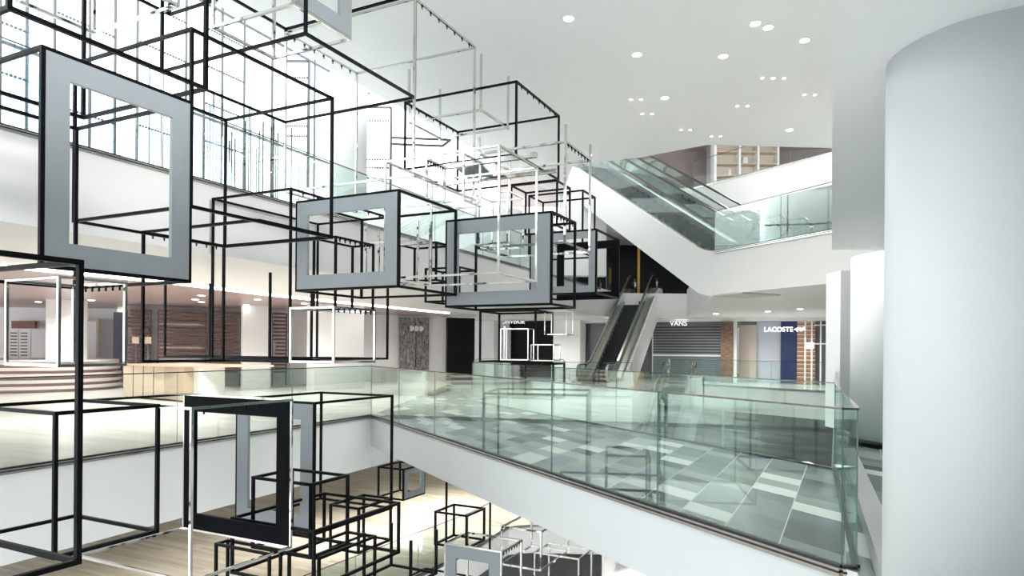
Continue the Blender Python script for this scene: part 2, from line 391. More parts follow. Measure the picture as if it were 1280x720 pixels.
cube((660, 411, 450), 16.5, 667, 626, 'chrome', 'chrome cube frame under the white shop lettering', bar=.03)
cube((574, 334, 376), 13.0, 594, 532, 'dark', 'small black cube frame at the lower left corner of the middle grey border')
cube((545, 303, 350), 12.2, 563, 499, 'dark', 'low black cube frame between the left and middle grey borders')
cube((522, 299, 352), 11.6, 537, 457, 'chrome', 'chrome cube frame right behind the left middle grey border', bar=.04, extra_up=.3)
cube((117, -60, 41), 9.0, 20, 222, 'chrome', 'chrome cube frame at the photo top left corner', bar=.05)
cube((212, -60, 18), 9.6, 170, 270, 'dark', 'small black cube frame at the photo top, right of the chrome corner one', bar=.045)
cube((337, 342, 448), 11.4, 389, 206, 'dark', 'black frame with open top and four uprights before the slatted shop wall', skip=('tA0', 'tA1', 'tL0', 'tL1'), bar=.045)
cube((419, 296, 384), 11.2, 466, 392, 'dark', 'small black cube frame seen inside the left middle grey border', hooks=('tA0',))
cube((417, 384, 453), 9.4, 468, 363, 'chrome', 'chrome cube frame with hooked rail just above the left glass balustrade', hooks=('tA0',), bar=.034)
cube((489, 655, 706), 9.6, 455, 545, 'dark', 'low black cube frame by the lower glass balustrade at the photo bottom', skip=('tA0', 'tA1', 'tL0', 'tL1'), bar=.04)
cube((557, 560, 760), 12.3, 612, 470, 'dark', 'black cube frame with tall uprights dropping past the bridge underside', skip=('tA0', 'tA1', 'tL0', 'tL1', 'prl', 'pal'), bar=.04)

# ceiling-height chrome light bar with glass tray
r = empty('light_bar', P(600, 210, 11.6)); tag(r, 'long chrome and black double bar holding a glass tray, in the middle cluster', 'light bar')
def bar_between(a, b, w, name, m, parent, up=None):
    a = Vector(a); b = Vector(b); d = b - a; L = d.length; bm = boxm((0, -w / 2, -w / 2), (L, w / 2, w / 2))
    q = d.to_track_quat('X', 'Z'); mat = Matrix.Translation(a - parent.location) @ q.to_matrix().to_4x4()
    bm.transform(mat); return obj(name, bm, m, parent)
p1 = P(555, 209, 11.3); p2 = p1 + DL * reach(p1, DL, 671)
bar_between(p1, p2, .075, 'bar', M['chrome'], r); bar_between(p1 + Vector((0, 0, .05)), p2 + DL * .4 + Vector((0, 0, .05)), .03, 'cover', M['dark'], r)
q1 = P(540, 232, 12.0); q2 = q1 + DL * reach(q1, DL, 696); bar_between(q1, q2, .06, 'bar', M['chrome'], r)
bm = bmesh.new()
s0 = P(571, 209, 11.4); s1 = P(597, 205, 10.9); s2 = P(617, 221, 11.9); s3 = P(589, 224, 12.3)
for a_ in (s0, s1, s2, s3): a_.z = s0.z
prism(bm, [flat(a_ - r.location) for a_ in (s0, s1, s2, s3)], s0.z - r.location.z - .03, s0.z - r.location.z, (0, 0, 0))
obj('tray', bm, M['edge'], r)

# ------------------------------------------------------------ architecture: key plan points
C = onz(464, 519, 0); F1a = onz(2, 587, 0); d1 = (C - F1a).normalized()
F1s = C - d1 * 18
Nn = onz(1072, 716, 0)
V7 = onz(1043, 587, 0); V6 = onz(1045, 490, 0); V5 = onz(835, 478, 0); V4 = onz(790, 496, 0); V3 = onz(640, 495, 0); V1 = onz(590, 501, 0)
V2 = onz(606, 496, 0)
Vs = Vector((6.15, 28.6, 0))
D = onz(560, 481, 0); D2 = onz(575, 486, 0)
mats_w = lambda top: [top, M['white'], M['white']]
dn = (V7 - Nn).normalized()
slab('floor', [F1s, C, D, (-6, 46), (-26, 46), (-26, -3)], -1.17, 0, mats_w(M['plank']), 'pale plank floor of the left gallery with white edge')
slab('floor', [C, Nn, V7, V1, D2, D], -.7, 0, [M['tile'], M['column'], M['column']], 'slate tiled bridge deck with white edge')
slab('floor', [D, D2, V1, V2, V3, V4, Vs, V5, V6, (22, 22), (22, 46), (-6, 46)], -1.1, -.002, mats_w(M['lightfloor']), 'pale polished floor before the shops')
slab('floor', [Nn + dn * .02, V7, V6, (22, 22), (22, -3), Nn - dn * 8], -.7, -.004, mats_w(M['tile']), 'slate tiled floor beside the round columns')
bm = bmesh.new(); wallseg(bm, C + d1 * .05 - Vector((d1.y, -d1.x, 0)) * .06, C + d1 * 7, -1.17, -.7, .12)
struct(obj('trim_1', bm, M['white']), 'white edge beam carrying on under the bridge', 'trim')
# kerb
kn = Vector((dn.y, -dn.x, 0))
bm = bmesh.new(); k0 = Nn - dn * 4 + kn * .10; k1 = V7 + kn * .12 + dn * 1.0
prism(bm, [flat(k0), flat(k0 + kn * .17), flat(k1 + kn * .17), flat(k1)], 0, .16, (0, 0, 0))
struct(obj('trim_2', bm, M['kerb']), 'lilac stone kerb along the right end of the bridge', 'trim')

def balustrade(pts, z, label, seams=2.0, h=1.1, rail='steel', closed=False, gm='glass', chan=True):
    root = empty('glass_balustrade', (pts[0][0], pts[0][1], z)); tag(root, label, 'balustrade', 'glass balustrades')
    off = Vector((pts[0][0], pts[0][1]))
    for a, b in zip(pts[:-1], pts[1:]):
        a = Vector((a[0], a[1])) - off; b = Vector((b[0], b[1])) - off; L = (b - a).length; n = max(1, round(L / seams)); d = (b - a) / L
        nn = Vector((-d.y, d.x))
        for i in range(n):
            p = a + d * (L * i / n + .003); q = a + d * (L * (i + 1) / n - .003)
            bm = bmesh.new(); wallseg(bm, p, q, .02, h, .010); bm.faces.ensure_lookup_table()
            for f in (3, 5): bm.faces[f].material_index = 1
            obj('glass_panel', bm, [M[gm], M['edge']], root)
        bm = bmesh.new(); wallseg(bm, a, b, h, h + .014, .024); obj('top_rail', bm, M['railsteel'], root)
        if chan:
            bm = bmesh.new(); wallseg(bm, a, b, -.001, .02, .05); wallseg(bm, a, b, -.035, -.02, .07); obj('base_channel', bm, M['channel'], root)
            bm = bmesh.new(); wallseg(bm, a, b, -.02, -.001, .06); wallseg(bm, a, b, -.065, -.035, .06); obj('edge_trim', bm, M['steel'], root)
    return root
balustrade([F1s, C], 0, 'glass balustrade along the pale plank gallery on the left', 2.6)
balustrade([C, Nn - (Nn - C).normalized() * .12, Nn + dn * .10], 0, 'nearest glass balustrade along the near side of the tiled bridge', 2.15)
balustrade([Nn + dn * .12, V7], 0, 'glass balustrade closing the right end of the bridge by the kerb', 1.9)
balustrade([V7, V1], 0, 'glass balustrade along the far side of the tiled bridge', 2.4)
balustrade([V7 + dn * .05, V6], 0, 'glass balustrade running away beside the round white columns', 3)
balustrade([V1, V2, V3, V4], 0, 'glass balustrade in front of the steep escalator foot', 1.6)
balustrade([V5, V6], 0, 'furthest glass balustrade in front of the roller shutter shop', 2.6)
E0 = Vector((3.0, 25.2, 0)); 
balustrade([onz(592, 490, 0), onz(597, 481, 0), onz(704, 483, 0), onz(706, 492, 0)], 0, 'boxed glass balustrade left of the steep escalator foot', 1.3, chan=False)

# level 2 ---------------------------------------------------------------
Z2 = 4.3
Fa = onz(2, 156, Z2); Fb = onz(640, 330, Z2); d2 = (Fb - Fa).normalized(); n2 = Vector((-d2.y, d2.x, 0))
F2 = lambda Y: Fa + d2 * ((Y - Fa.y) / d2.y)
Q = F2(30.0)
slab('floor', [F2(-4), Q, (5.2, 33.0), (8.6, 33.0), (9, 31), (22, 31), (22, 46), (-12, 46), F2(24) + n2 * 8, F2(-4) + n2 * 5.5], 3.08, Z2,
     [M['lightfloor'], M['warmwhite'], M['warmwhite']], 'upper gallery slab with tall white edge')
GF = P(895, 313, 1); 
R1 = onz(893, 314, Z2); R2 = onz(1037, 288, Z2); dr = (R2 - R1).normalized()
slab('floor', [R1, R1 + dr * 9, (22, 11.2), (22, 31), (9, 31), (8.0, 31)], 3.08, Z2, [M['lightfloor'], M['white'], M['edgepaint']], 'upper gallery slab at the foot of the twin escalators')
G0 = onz(1040, 1, 3.08); G1 = onz(1040, 312, 3.08); dg = (G1 - G0).normalized()
slab('ceiling', [G0 - dg * 6, G1, (22, G1.y + .1), (22, -4)], 3.08, Z2, [M['white'], M['soffit'], M['soffit']], 'smooth white ceiling over the round foreground column', 'ceiling')
balustrade([F2(-4), Q], Z2, 'upper glass balustrade in front of the bright window wall', 2.6)
balustrade([R1, R1 + dr * 7], Z2, 'upper glass balustrade at the foot of the twin escalators', 2.7)
balustrade([Q, (5.0, 33.0)], Z2, 'short upper glass balustrade beside the black shop', 2.0)

# level 3 ---------------------------------------------------------------
Z3 = 8.5
a1_ = onz(716, 206, 7.35); a2_ = onz(800, 197, 7.35); a3_ = onz(885, 181, 7.35); a4_ = onz(1037, 185, 7.35)
h1 = onz(1040, 190, Z3); h2 = onz(900, 226, Z3)
dh = (h1 - h2).normalized()
slab('ceiling', [F2(-6), F2(30), (2.3, 28), (a1_[0], 24.5), a1_, a2_, a3_, a4_, (22, a4_.y + .6), (22, -6)], 7.35, 7.6, [M['ceil'], M['ceil'], M['ceil']], 'wide smooth white atrium ceiling with downlights', 'ceiling')
slab('floor', [h1 + dh * 8, h2, h2 - dh * 1.5, (2.6, 29.5), F2(30), (0, 46), (22, 46)], 7.35, Z3, [M['lightfloor'], M['warmwhite'], M['warmwhite']], 'top gallery slab beyond the twin escalators')
balustrade([h2 - dh * 1.4, h1 + dh * 3], Z3, 'topmost glass balustrade in front of the white shelves', 2.2, gm='clear')
bm = bmesh.new(); prism(bm, [(-1, 24.2), (22, 20.5), (22, 46), (-1, 46)], 11.2, 11.4)
struct(obj('ceiling', bm, M['mauve']), 'mauve ceiling of the top gallery', 'ceiling')
bm = bmesh.new(); wallseg(bm, (3, 32), (9.4, 33), Z3, 11.2); wallseg(bm, (11.8, 33.2), (22, 30), Z3, 11.2)
struct(obj('wall_top', bm, plain('grey_brown_wall', (.26, .22, .21), .5, var=.12, scale=2)), 'grey brown wall of the top gallery', 'wall')
# top gallery display shelf
sh = empty('display_shelf', (9.2, 31, Z3)); tag(sh, 'white display shelf unit with oak boards on the top gallery', 'shelf')
bm = boxm((0, 0, 0), (.12, .5, 2.6)); obj('side_panel', bm, M['white'], sh); obj('back_panel', boxm((0, .5, 0), (3.2, .56, 2.6)), M['beige'], sh)
for x in (1.15, 2.0, 2.9): obj('side_panel', boxm((x, 0, 0), (x + .08, .5, 2.6)), M['white'], sh)
for z in (.5, 1.05, 1.6, 2.15): obj('shelf_board', boxm((.12, .02, z), (2.9, .48, z + .05)), M['oak'], sh)
for i, (x, z, w) in enumerate(((.5, .55, .2), (.8, 1.1, .16), (1.5, 1.65, .3), (2.3, 1.1, .25), (2.5, .55, .2), (1.6, .55, .2))):
    bm = bmesh.new(); cyl(bm, (9.2 + x, 31.25), w / 2, Z3 + z, Z3 + z + .3, 12, w / 3)
    tag(obj('vase', bm, M['white']), 'small white vase on the top gallery shelf', 'vase', 'vases on the top gallery shelf')

# walls ------------------------------------------------------------------
W0 = F2(19.5) + n2 * 3.4
bm = bmesh.new(); wallseg(bm, W0, (0.2, 28.2), Z2, 7.35); wallseg(bm, (0.2, 28.2), (2.2, 33.5), Z2, 7.35); struct(obj('wall_left_upper', bm, M['white']), 'white wall behind the upper gallery', 'wall')
bm = bmesh.new(); wallseg(bm, (2.2, 33.5), (3.6, 37.5), Z2, 7.35); wallseg(bm, (3.6, 37.5), (13.5, 38), Z2, 7.35); struct(obj('wall_back_upper', bm, M['black']), 'black shopfront on the upper gallery behind the steep escalator', 'wall')
pa = P(699, 260, 25.5); pb = P(758, 260, 25.5)
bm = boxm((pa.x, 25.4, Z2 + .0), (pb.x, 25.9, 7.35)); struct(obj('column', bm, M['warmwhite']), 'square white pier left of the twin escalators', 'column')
yp = P(798, 340, 34.6)
tag(obj('pole', boxm((yp.x - .06, 34.5, Z2), (yp.x + .06, 34.62, 7.35)), M['yellow']), 'amber yellow pole at the head of the steep escalator', 'pole')
# level 1 back wall line
WL = lambda X: (X, 38 - .47 * X)
def wl(px):   # point of the shop wall seen at column px
    k = (px - CX) / F; Y = 38 / (1 + .47 * k); return Vector((k * Y, Y, 0))
def front(px0, px1, z0, z1, m, name='wall_back', off=0.0, th=.12, label=None):
    a = wl(px0); b = wl(px1); nrm = Vector((-.425, -.905, 0)) * off
    bm = bmesh.new(); wallseg(bm, a + nrm, b + nrm, z0, z1, th); return struct(obj(name, bm, m), label, 'wall')
front(590, 632, 0, 3.4, M['white'], off=.9, th=1.2, label='white pier beside the black doorway')
front(632, 640, 0, 3.1, M['white']); front(640, 697, 0, 2.75, M['black'], off=.1, label='black shopfront below white lettering')
front(640, 700, 2.75, 3.4, M['black'], off=.2, th=.3); front(697, 732, 0, 3.4, M['white'], off=.5, th=.8, label='white pier between the black shop and the escalator')
front(732, 815, 0, 2.9, plain('smoked_shopfront', (.045, .045, .055), .15, var=.1), label='smoked dark shop window behind the steep escalator')
front(732, 1100, 2.95, 3.4, M['white'], off=.15, th=.5)
front(903, 918, 0, 2.9, M['brick'], off=.3, th=.5, label='brown brick pier beside the roller shutter')
front(918, 922, 0, 2.95, M['white'], off=.3, th=.3)
front(922, 944, .1, 2.8, M['beige'], off=-.6); front(944, 975, 0, 2.95, M['paleblue'], off=-.8); front(975, 996, 0, 2.95, M['navy'], off=-.5, label='navy wall panel in the bright shop')
front(996, 1019, 0, 2.95, M['weave'], off=-.3, label='copper weave wall panel in the bright shop'); front(1019, 1075, 0, 2.95, M['darkgrey'], off=-.4)
# roller shutter
a = wl(817); b = wl(903)
sh = empty('roller_shutter', a); tag(sh, 'dark slatted roller shutter closing the shop beside the brick pier', 'shutter')
nrm = Vector((-.425, -.905, 0))
bm = bmesh.new(); wallseg(bm, nrm * .1, b - a + nrm * .1, 1.32, 2.78, .05); obj('slat_curtain', bm, M['shutter'], sh)
bm = bmesh.new(); wallseg(bm, nrm * .1, b - a + nrm * .1, .02, 1.24, .05); obj('slat_curtain', bm, M['shutter_low'], sh)
bm = bmesh.new(); wallseg(bm, nrm * .12, b - a + nrm * .12, 1.24, 1.32, .08); obj('rail', bm, M['white'], sh)
bm = bmesh.new(); wallseg(bm, nrm * .12, b - a + nrm * .12, 2.78, 3.0, .3); obj('housing', bm, M['darkgrey'], sh)
# shop grille lines
gr = empty('shop_grille', wl(1002)); tag(gr, 'white steel grid in front of the dark wall at the bright shop', 'grille')
for px in (1006, 1014, 1025, 1034, 1041):
    p = wl(px) - gr.location; bm = bmesh.new(); wallseg(bm, p + nrm * .6, p + nrm * .6 + Vector((.06, -.028, 0)), 0, 2.9, .06); obj('bar', bm, M['white'], gr)
p = wl(1018) - gr.location; q = wl(1045) - gr.location
for z in (1.85, 2.7):
    bm = bmesh.new(); wallseg(bm, p + nrm * .6, q + nrm * .6, z, z + .05, .06); obj('bar', bm, M['white'], gr)
# left shops: walls
def lw(px, Y): a, b = ray(px, 437); return Vector((a * Y, Y, 0))
def lwall(px0, Y0, px1, Y1, z0, z1, m, label, name='wall_left', th=.15):
    bm = bmesh.new(); wallseg(bm, lw(px0, Y0), lw(px1, Y1), z0, z1, th); return struct(obj(name, bm, m), label, 'wall')
lwall(-40, 27.5, 145, 28, 0, 3.1, M['white'], 'white wall behind the round stepped plinth')
lwall(60, 22.8, 107, 23.2, 1.03, 3.08, M['white'], 'white pier rising from the round stepped plinth', th=.6)
lwall(142, 27.6, 154, 27.7, 0, 2.9, M['bluegrey'], 'blue grey wall panel beside the slatted shop')
lwall(154, 25.6, 304, 27.2, 0, 3.1, M['slatback'], 'grey backing wall of the slatted shop')
lwall(302, 25.0, 337, 25.5, 0, 3.1, M['white'], 'white pier between the slatted displays', th=.4)
lwall(336, 27.5, 362, 28, 0, 3.1, M['slatback'], 'grey backing of the narrow slatted display')
lwall(358, 28, 500, 31.6, 0, 3.3, M['white'], 'long white wall left of the street poster')
lwall(388, 24.0, 450, 25.5, 0, 3.1, M['white'], 'broad white pier behind the chrome frame', th=.5)
lwall(498, 31.6, 560, 32.5, 0, 3.3, M['white'], 'white wall with the street poster')
lwall(558, 32.3, 592, 32.8, 0, 3.0, M['black'], 'black doorway right of the street poster', th=.3)
# timber slat displays
def slats(px0, Y0, px1, Y1, zs, label, var=0.0):
    a = lw(px0, Y0); b = lw(px1, Y1); root = empty('slat_display', a); tag(root, label, 'shelf', 'slatted shoe displays')
    d = (b - a); L = d.length; d = d / L
    for i, z in enumerate(zs):
        s = random.uniform(0, var) * L; e = L - random.uniform(0, var) * L
        bm = bmesh.new(); wallseg(bm, d * s, d * e, z, z + .07, .22); obj('slat', bm, M['slat'], root)
    for f in (.02, .98):
        bm = bmesh.new(); wallseg(bm, d * (L * f - .02), d * (L * f + .02), 0, zs[-1] + .07, .05); obj('upright', bm, M['mullion'], root)
    return a, d, L
zs = [.5 + i * .145 for i in range(17)]
slats(158, 25.2, 189, 25.5, zs, 'walnut slat display beside the blue grey panel', .25)
sa, sd, sL = slats(196, 25.2, 258, 25.9, zs, 'widest walnut slat display full of shoes', .03)
slats(262, 26.0, 301, 26.4, zs, 'walnut slat display next to the white pier', .12)
slats(340, 26.8, 358, 27.2, zs, 'narrow walnut slat display right of the white pier', .2)
# shoes
def shoe_mesh():
    bm = bmesh.new(); prof = [(-.14, 0, .035), (-.13, .10, .038), (-.06, .10, .038), (.0, .065, .04), (.10, .045, .042), (.145, .02, .03)]
    rings = []
    for x, h_, w in prof:
        rings.append([bm.verts.new((x, -w, 0)), bm.verts.new((x, w, 0)), bm.verts.new((x, w * .7, max(h_, .02))), bm.verts.new((x, -w * .7, max(h_, .02)))])
    for i in range(len(rings) - 1):
        for k in range(4): bm.faces.new((rings[i][k], rings[i][(k + 1) % 4], rings[i + 1][(k + 1) % 4], rings[i + 1][k]))
    bm.faces.new(rings[0][::-1]); bm.faces.new(rings[-1]); bmesh.ops.recalc_face_normals(bm, faces=bm.faces[:])
    me = bpy.data.meshes.new('shoe'); bm.to_mesh(me); bm.free(); me.materials.append(M['white']); return me
sm = shoe_mesh()
for z, row in ((zs[3] + .07, 'lower'), (zs[6] + .07, 'middle'), (zs[12] + .07, 'upper')):
    for i in range(9):
        p = sa + sd * (.25 + i * (sL - .5) / 8) + Vector((0, 0, z))
        o = bpy.data.objects.new('shoe', sm); o.location = p; o.rotation_euler = (0, 0, math.atan2(sd.y, sd.x)); link(o)
        tag(o, 'small white shoe in the %s row of the widest slat display' % row, 'shoe', '%s row of white shoes' % row)
# poster
pa = lw(499.5, 31.3); pb = lw(536, 31.9)
po = empty('street_poster', pa + Vector((0, 0, .5))); tag(po, 'tall black and white street crowd poster with three round street signs', 'poster')
bm = bmesh.new(); wallseg(bm, (0, 0), pb - pa, 0, 2.45, .04); obj('print', bm, M['poster'], po)
for i in range(3):
    c = (pb - pa) * (.40 + .16 * i); bm = bmesh.new(); cyl(bm, (0, 0), .13, 0, .02, 20)
    bm.transform(Matrix.Rotation(PI / 2, 4, 'X')); bm.transform(Matrix.Translation((c.x, c.y - .03, 1.95))); obj('disc', bm, M['white'], po)
c = (pb - pa) * .56
obj('signpost', boxm((c.x - .015, c.y - .045, .15), (c.x + .015, c.y - .03, 1.85)), M['black'], po)
# counter
ca = onz(154, 497, 0); cb = onz(205, 500, 0); cc = onz(229, 503, 0); dc = (cc - ca).normalized(); nc = Vector((-dc.y, dc.x, 0))
ct = empty('counter', ca); tag(ct, 'light oak panelled counter in front of the slatted shop', 'counter')
bm = bmesh.new(); prism(bm, [flat(v) for v in (Vector((0, 0, 0)), cb - ca, cb - ca + nc * 1.1, nc * 1.1)], .04, .95); obj('body', bm, M['oak'], ct)
bm = bmesh.new(); prism(bm, [flat(v) for v in (cb - ca, cc - ca, cc - ca + nc * 1.1, cb - ca + nc * 1.1)], .04, .95); obj('end_body', bm, M['oakdark'], ct)
bm = bmesh.new(); prism(bm, [flat(v) for v in (Vector((0, 0, 0)) + dc * .02 + nc * .05, cc - ca + nc * .05 - dc * .02, cc - ca + nc * 1.05, nc * 1.05 + dc * .02)], 0, .04); obj('plinth', bm, M['dark'], ct)
bm = bmesh.new(); prism(bm, [flat(v) for v in (-nc * .04, cc - ca - nc * .04 + dc * .05, cc - ca + nc * 2.0 + dc * 1.2, nc * 2.0)], .95, 1.0); obj('worktop', bm, M['oakdark'], ct)
for i in range(1, 4):
    p = (cb - ca) * i / 4; obj('panel_joint', boxm((p.x - .008, p.y - .012, .04), (p.x + .008, p.y - .001, .95)), M['slat'], ct)
wb = onz(229, 503, 0); we = onz(262, 500, 0); bm = bmesh.new(); wallseg(bm, wb + nc * .3, we + nc * .3, 0, .95, .4)
tag(obj('white_cabinet', bm, M['white']), 'plain white low cabinet at the right end of the oak counter', 'cabinet')
# rectangular tags on stands
for px in (170, 185):
    p = lw(px, 22.3); o = empty('counter_sign', (p.x, 22.3, 0)); tag(o, 'small oak %s sign stand by the slatted shop' % ('square' if px == 170 else 'wider'), 'sign')
    obj('stem', boxm((-.02, -.02, 0), (.02, .02, 1.9)), M['mullion'], o); obj('board', boxm((-.11, -.04, 1.6), (.11, -.02, 1.82)), M['oak'], o)
# round stepped plinth
pc = lw(28, 23.7); rp_ = empty('stepped_plinth', (pc.x, pc.y, 0)); tag(rp_, 'big round stepped plinth banded in pink stone and brick at the far left', 'plinth')
rr = 3.1
for i in range(5):
    z = i * .2
    bm = bmesh.new(); cyl(bm, (0, 0), rr - .04 * i - .12, z, z + .1, 64); obj('brick_band', bm, M['brickpink'], rp_, False)
    bm = bmesh.new(); cyl(bm, (0, 0), rr - .04 * i, z + .1, z + .2, 64); obj('stone_tier', bm, M['pink'], rp_, False)
bm = bmesh.new(); cyl(bm, (0, 0), rr - .15, 1.0, 1.03, 64); obj('stone_top', bm, M['white'], rp_)
# slanted slotted boards
for i, px in enumerate((11, 24)):
    p = lw(px, 24.6); o = empty('slotted_board', (p.x, 24.6, 1.03)); tag(o, '%s of two leaning white boards with dark slots behind the round plinth' % ('left' if i == 0 else 'right'), 'board')
    bm = boxm((0, 0, 0), (.34 + .06 * i, .06, 1.05)); sh_ = Matrix.Shear('XZ', 4, (0.12, 0)); 
    obj('board', bm, M['white'], o)
    for k in range(8): obj('slot', boxm((.06, -.012, .1 + k * .115), (.30, .0, .145 + k * .115)), M['slat'], o)
p = lw(11, 27.2); tag(obj('brown_board', boxm((p.x, 27.33, 2.2), (p.x + .95, 27.46, 2.5)), M['brownblock']), 'red brown board above the two leaning slotted boards', 'board')
# framed panel
pf = lw(70, 27.2); o = empty('framed_panel', (pf.x, 27.2, 0)); tag(o, 'grey panel in a light oak frame right of the white pier', 'panel')
x1 = lw(123, 27.2).x - pf.x
obj('panel', boxm((.1, 0, 1.0), (x1 - .08, .05, 2.5)), M['white'], o); obj('frame', boxm((0, -.03, 2.5), (x1, .08, 2.6)), M['oak'], o)
obj('frame', boxm((0, -.03, .9), (.1, .08, 2.5)), M['oak'], o); obj('frame', boxm((x1 - .08, -.03, .9), (x1, .08, 2.5)), M['oak'], o)

bm = bmesh.new(); wallseg(bm, (-34, -7), (22, -7), -8.6, 7.35); struct(obj('wall_rear', bm, M['white']), 'white wall behind the viewpoint', 'wall')
bm = bmesh.new(); wallseg(bm, (22.1, -7), (22.1, 50), -8.6, 12); struct(obj('wall_right', bm, M['white']), 'white side wall at the right', 'wall')
bm = bmesh.new(); wallseg(bm, (-34, 50), (22, 50), -8.6, 12); struct(obj('wall_far', bm, M['white']), 'white end wall', 'wall')
# gallery soffit: cove light strip and mauve ceiling
sp = [onz(x, y, 3.07) for x, y in ((-60, 326), (45, 336), (200, 351), (320, 366), (420, 377), (560, 391))]
bm = bmesh.new()
for a, b in zip(sp[:-1], sp[1:]): wallseg(bm, a, b, 3.03, 3.075, .16)
tag(obj('cove_light', bm, M['lightstrip']), 'long glowing cove light strip between white soffit and mauve ceiling', 'light')
bm = bmesh.new(); prism(bm, [flat(s) for s in sp] + [(-3.2, 34), (-12, 34), (-34, 26), (-34, 12)], 3.06, 3.12)
struct(obj('ceiling', bm, M['mauve']), 'mauve ceiling over the left shops', 'ceiling')
bm = bmesh.new(); prism(bm, [(-34, 5), (-10, 5), (-10, 34), (-34, 34)], 4.4, 4.5); struct(obj('ceiling', bm, M['white']), 'white roof slab over the left shops', 'ceiling')

# window wall -------------------------------------------------------------
wA = F2(-3) + n2 * 3.4; wB = F2(19.3) + n2 * 3.4; wd = (wB - wA).normalized(); wL = (wB - wA).length
win = empty('window_1', (wA.x, wA.y, Z2)); struct(win, 'tall bright window wall with thin grey mullions', 'window')
k = 0; t = .6
while t < wL:
    bm = bmesh.new(); wallseg(bm, wd * (t - .02), wd * (t + .02), 0, 9.5, .05); obj('mullion', bm, M['mullion'], win); t += 1.55
for z in (0.0, 2.4, 5.0, 9.4):
    bm = bmesh.new(); wallseg(bm, wd * 0, wd * wL, z, z + .05, .06); obj('transom', bm, M['mullion'], win)
bm = bmesh.new(); wallseg(bm, wd * 0, wd * wL, .02, 9.4, .01); obj('pane', bm, M['clear'], win)
# bead rods: dotted horizontal rods in front of the window
t = 9.0; ri = 0
for seg in range(9):
    s = 5.0 + seg * 1.55 + .8
    root = empty('bead_rod_screen', (wA + wd * s - n2 * .6).to_tuple()[:2] + (Z2 + .3,), math.atan2(wd.y, wd.x))
    tag(root, 'tall dark frame strung with dotted bead rods before the window, %s from the left' % ['first', 'second', 'third', 'fourth', 'fifth', 'sixth', 'seventh', 'eighth', 'ninth'][seg], 'screen', 'bead rod screens at the window')
    for x in (0, 1.1): obj('post', boxm((x - .02, -.02, 0), (x + .02, .02, 7.6)), M['mullion'], root)
    for kz in range(8):
        bm = bmesh.new(); z = 1.1 + kz * .82 + (seg % 3) * .13; box(bm, (0, -.003, z + .015), (1.1, .003, z + .021))
        for j in range(16): box(bm, (.05 + j * .066, -.018, z), (.05 + j * .066 + .036, .018, z + .036))
        obj('bead_rod', bm, M['mullion'], root)
# coloured hanging glass blades
for seg in range(11):
    s = 4.2 + seg * 1.5
    bm = bmesh.new(); o0 = wA + wd * s - n2 * 1.1
    x = 0
    while x < 1.4:
        w = random.uniform(.012, .035); h_ = random.uniform(1.5, 2.7); mi = random.choice([0, 0, 0, 1, 1, 2, 3 if random.random() < .4 else 0])
        z0 = .02
        wallseg(bm, wd * x, wd * (x + w), z0, z0 + h_, .02, mi)
        if random.random() < .35: wallseg(bm, wd * x, wd * (x + w + .03), z0, z0 + .45, .03, 3)
        x += w + random.uniform(.03, .09)
    o = obj('glass_blade_curtain', bm, [M['blade_w'], M['blade_b'], M['blade_v'], M['blade_d']]); o.location = (o0.x, o0.y, Z2)
    tag(o, 'cluster of thin blue and white glass blades standing behind the upper balustrade', 'glass screen', 'glass blade clusters'); o['kind'] = 'stuff'
# round white column by the window
cc_ = F2(16.6) + n2 * 1.5; pcx = P(436, 150, 17.0)
bm = bmesh.new(); cyl(bm, (pcx.x, 17.0), .46, Z2, 13.5, 40); struct(obj('column', bm, M['white'], None, True), 'round white column where the window wall ends', 'column')
# hung black chevron frame on the far wall
def screenframe(px0, px1, yt, yb, Y, label):
    a = P(px0, yt, Y); b = P(px1, yb, Y); o = empty('hanging_frame', (a.x, Y, b.z)); tag(o, label, 'frame')
    h_ = a.z - b.z; w = b.x - a.x
    for x in (0, w): obj('post', boxm((x - .03, -.02, 0), (x + .03, .02, h_)), M['mullion'], o)
    obj('rail', boxm((0, -.02, h_ - .03), (w, .02, h_ + .02)), M['mullion'], o)
    for z in (h_ * .40, h_ * .48, h_ * .86):
        bm = bmesh.new(); box(bm, (0, -.004, z + .016), (w, .004, z + .024))
        for j in range(9): box(bm, (.05 + j * w / 10, -.02, z), (.05 + j * w / 10 + w / 18, .02, z + .04))
        obj('bead_rod', bm, M['mullion'], o)
screenframe(456, 488, 134, 262, 17.5, 'tall thin dark frame with bead rods right of the round upper column')
screenframe(357, 385, 76, 235, 15.0, 'tall thin dark frame with bead rods left of the round upper column')
o = empty('wall_bracket', P(488, 180, 17.5)); tag(o, 'flat dark bracket reaching right from the thin bead frame', 'bracket')
pts = [P(488, 172, 17.5), P(563, 175, 17.5), P(553, 182.5, 17.0), P(488, 180, 17.0)]
for a, b in zip(pts[:-1], pts[1:]): bar_between(a, b, .05, 'bar', M['mullion'], o)

# ------------------------------------------------------------ foreground and side columns
t0 = onz(1107, 88, 3.08); q0 = onz(1275, 8, 3.08)
dd = Vector((t0.x, t0.y, 0)).normalized(); nn = Vector((dd.y, -dd.x, 0)); rel = q0 - t0
rad = (rel.x ** 2 + rel.y ** 2) / (2 * (rel.x * nn.x + rel.y * nn.y)); cc0 = t0 + nn * rad
bm = bmesh.new(); cyl(bm, (cc0.x, cc0.y), rad, -.0, 3.08, 96)
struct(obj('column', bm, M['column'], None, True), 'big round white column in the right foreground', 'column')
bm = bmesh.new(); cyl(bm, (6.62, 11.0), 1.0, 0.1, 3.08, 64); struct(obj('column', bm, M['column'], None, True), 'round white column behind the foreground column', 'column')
bm = bmesh.new(); cyl(bm, (6.62, 11.0), 1.02, 0, .1, 64); struct(obj('baseboard_right', bm, M['black'], None, True), 'black skirting around the rear round column', 'baseboard')
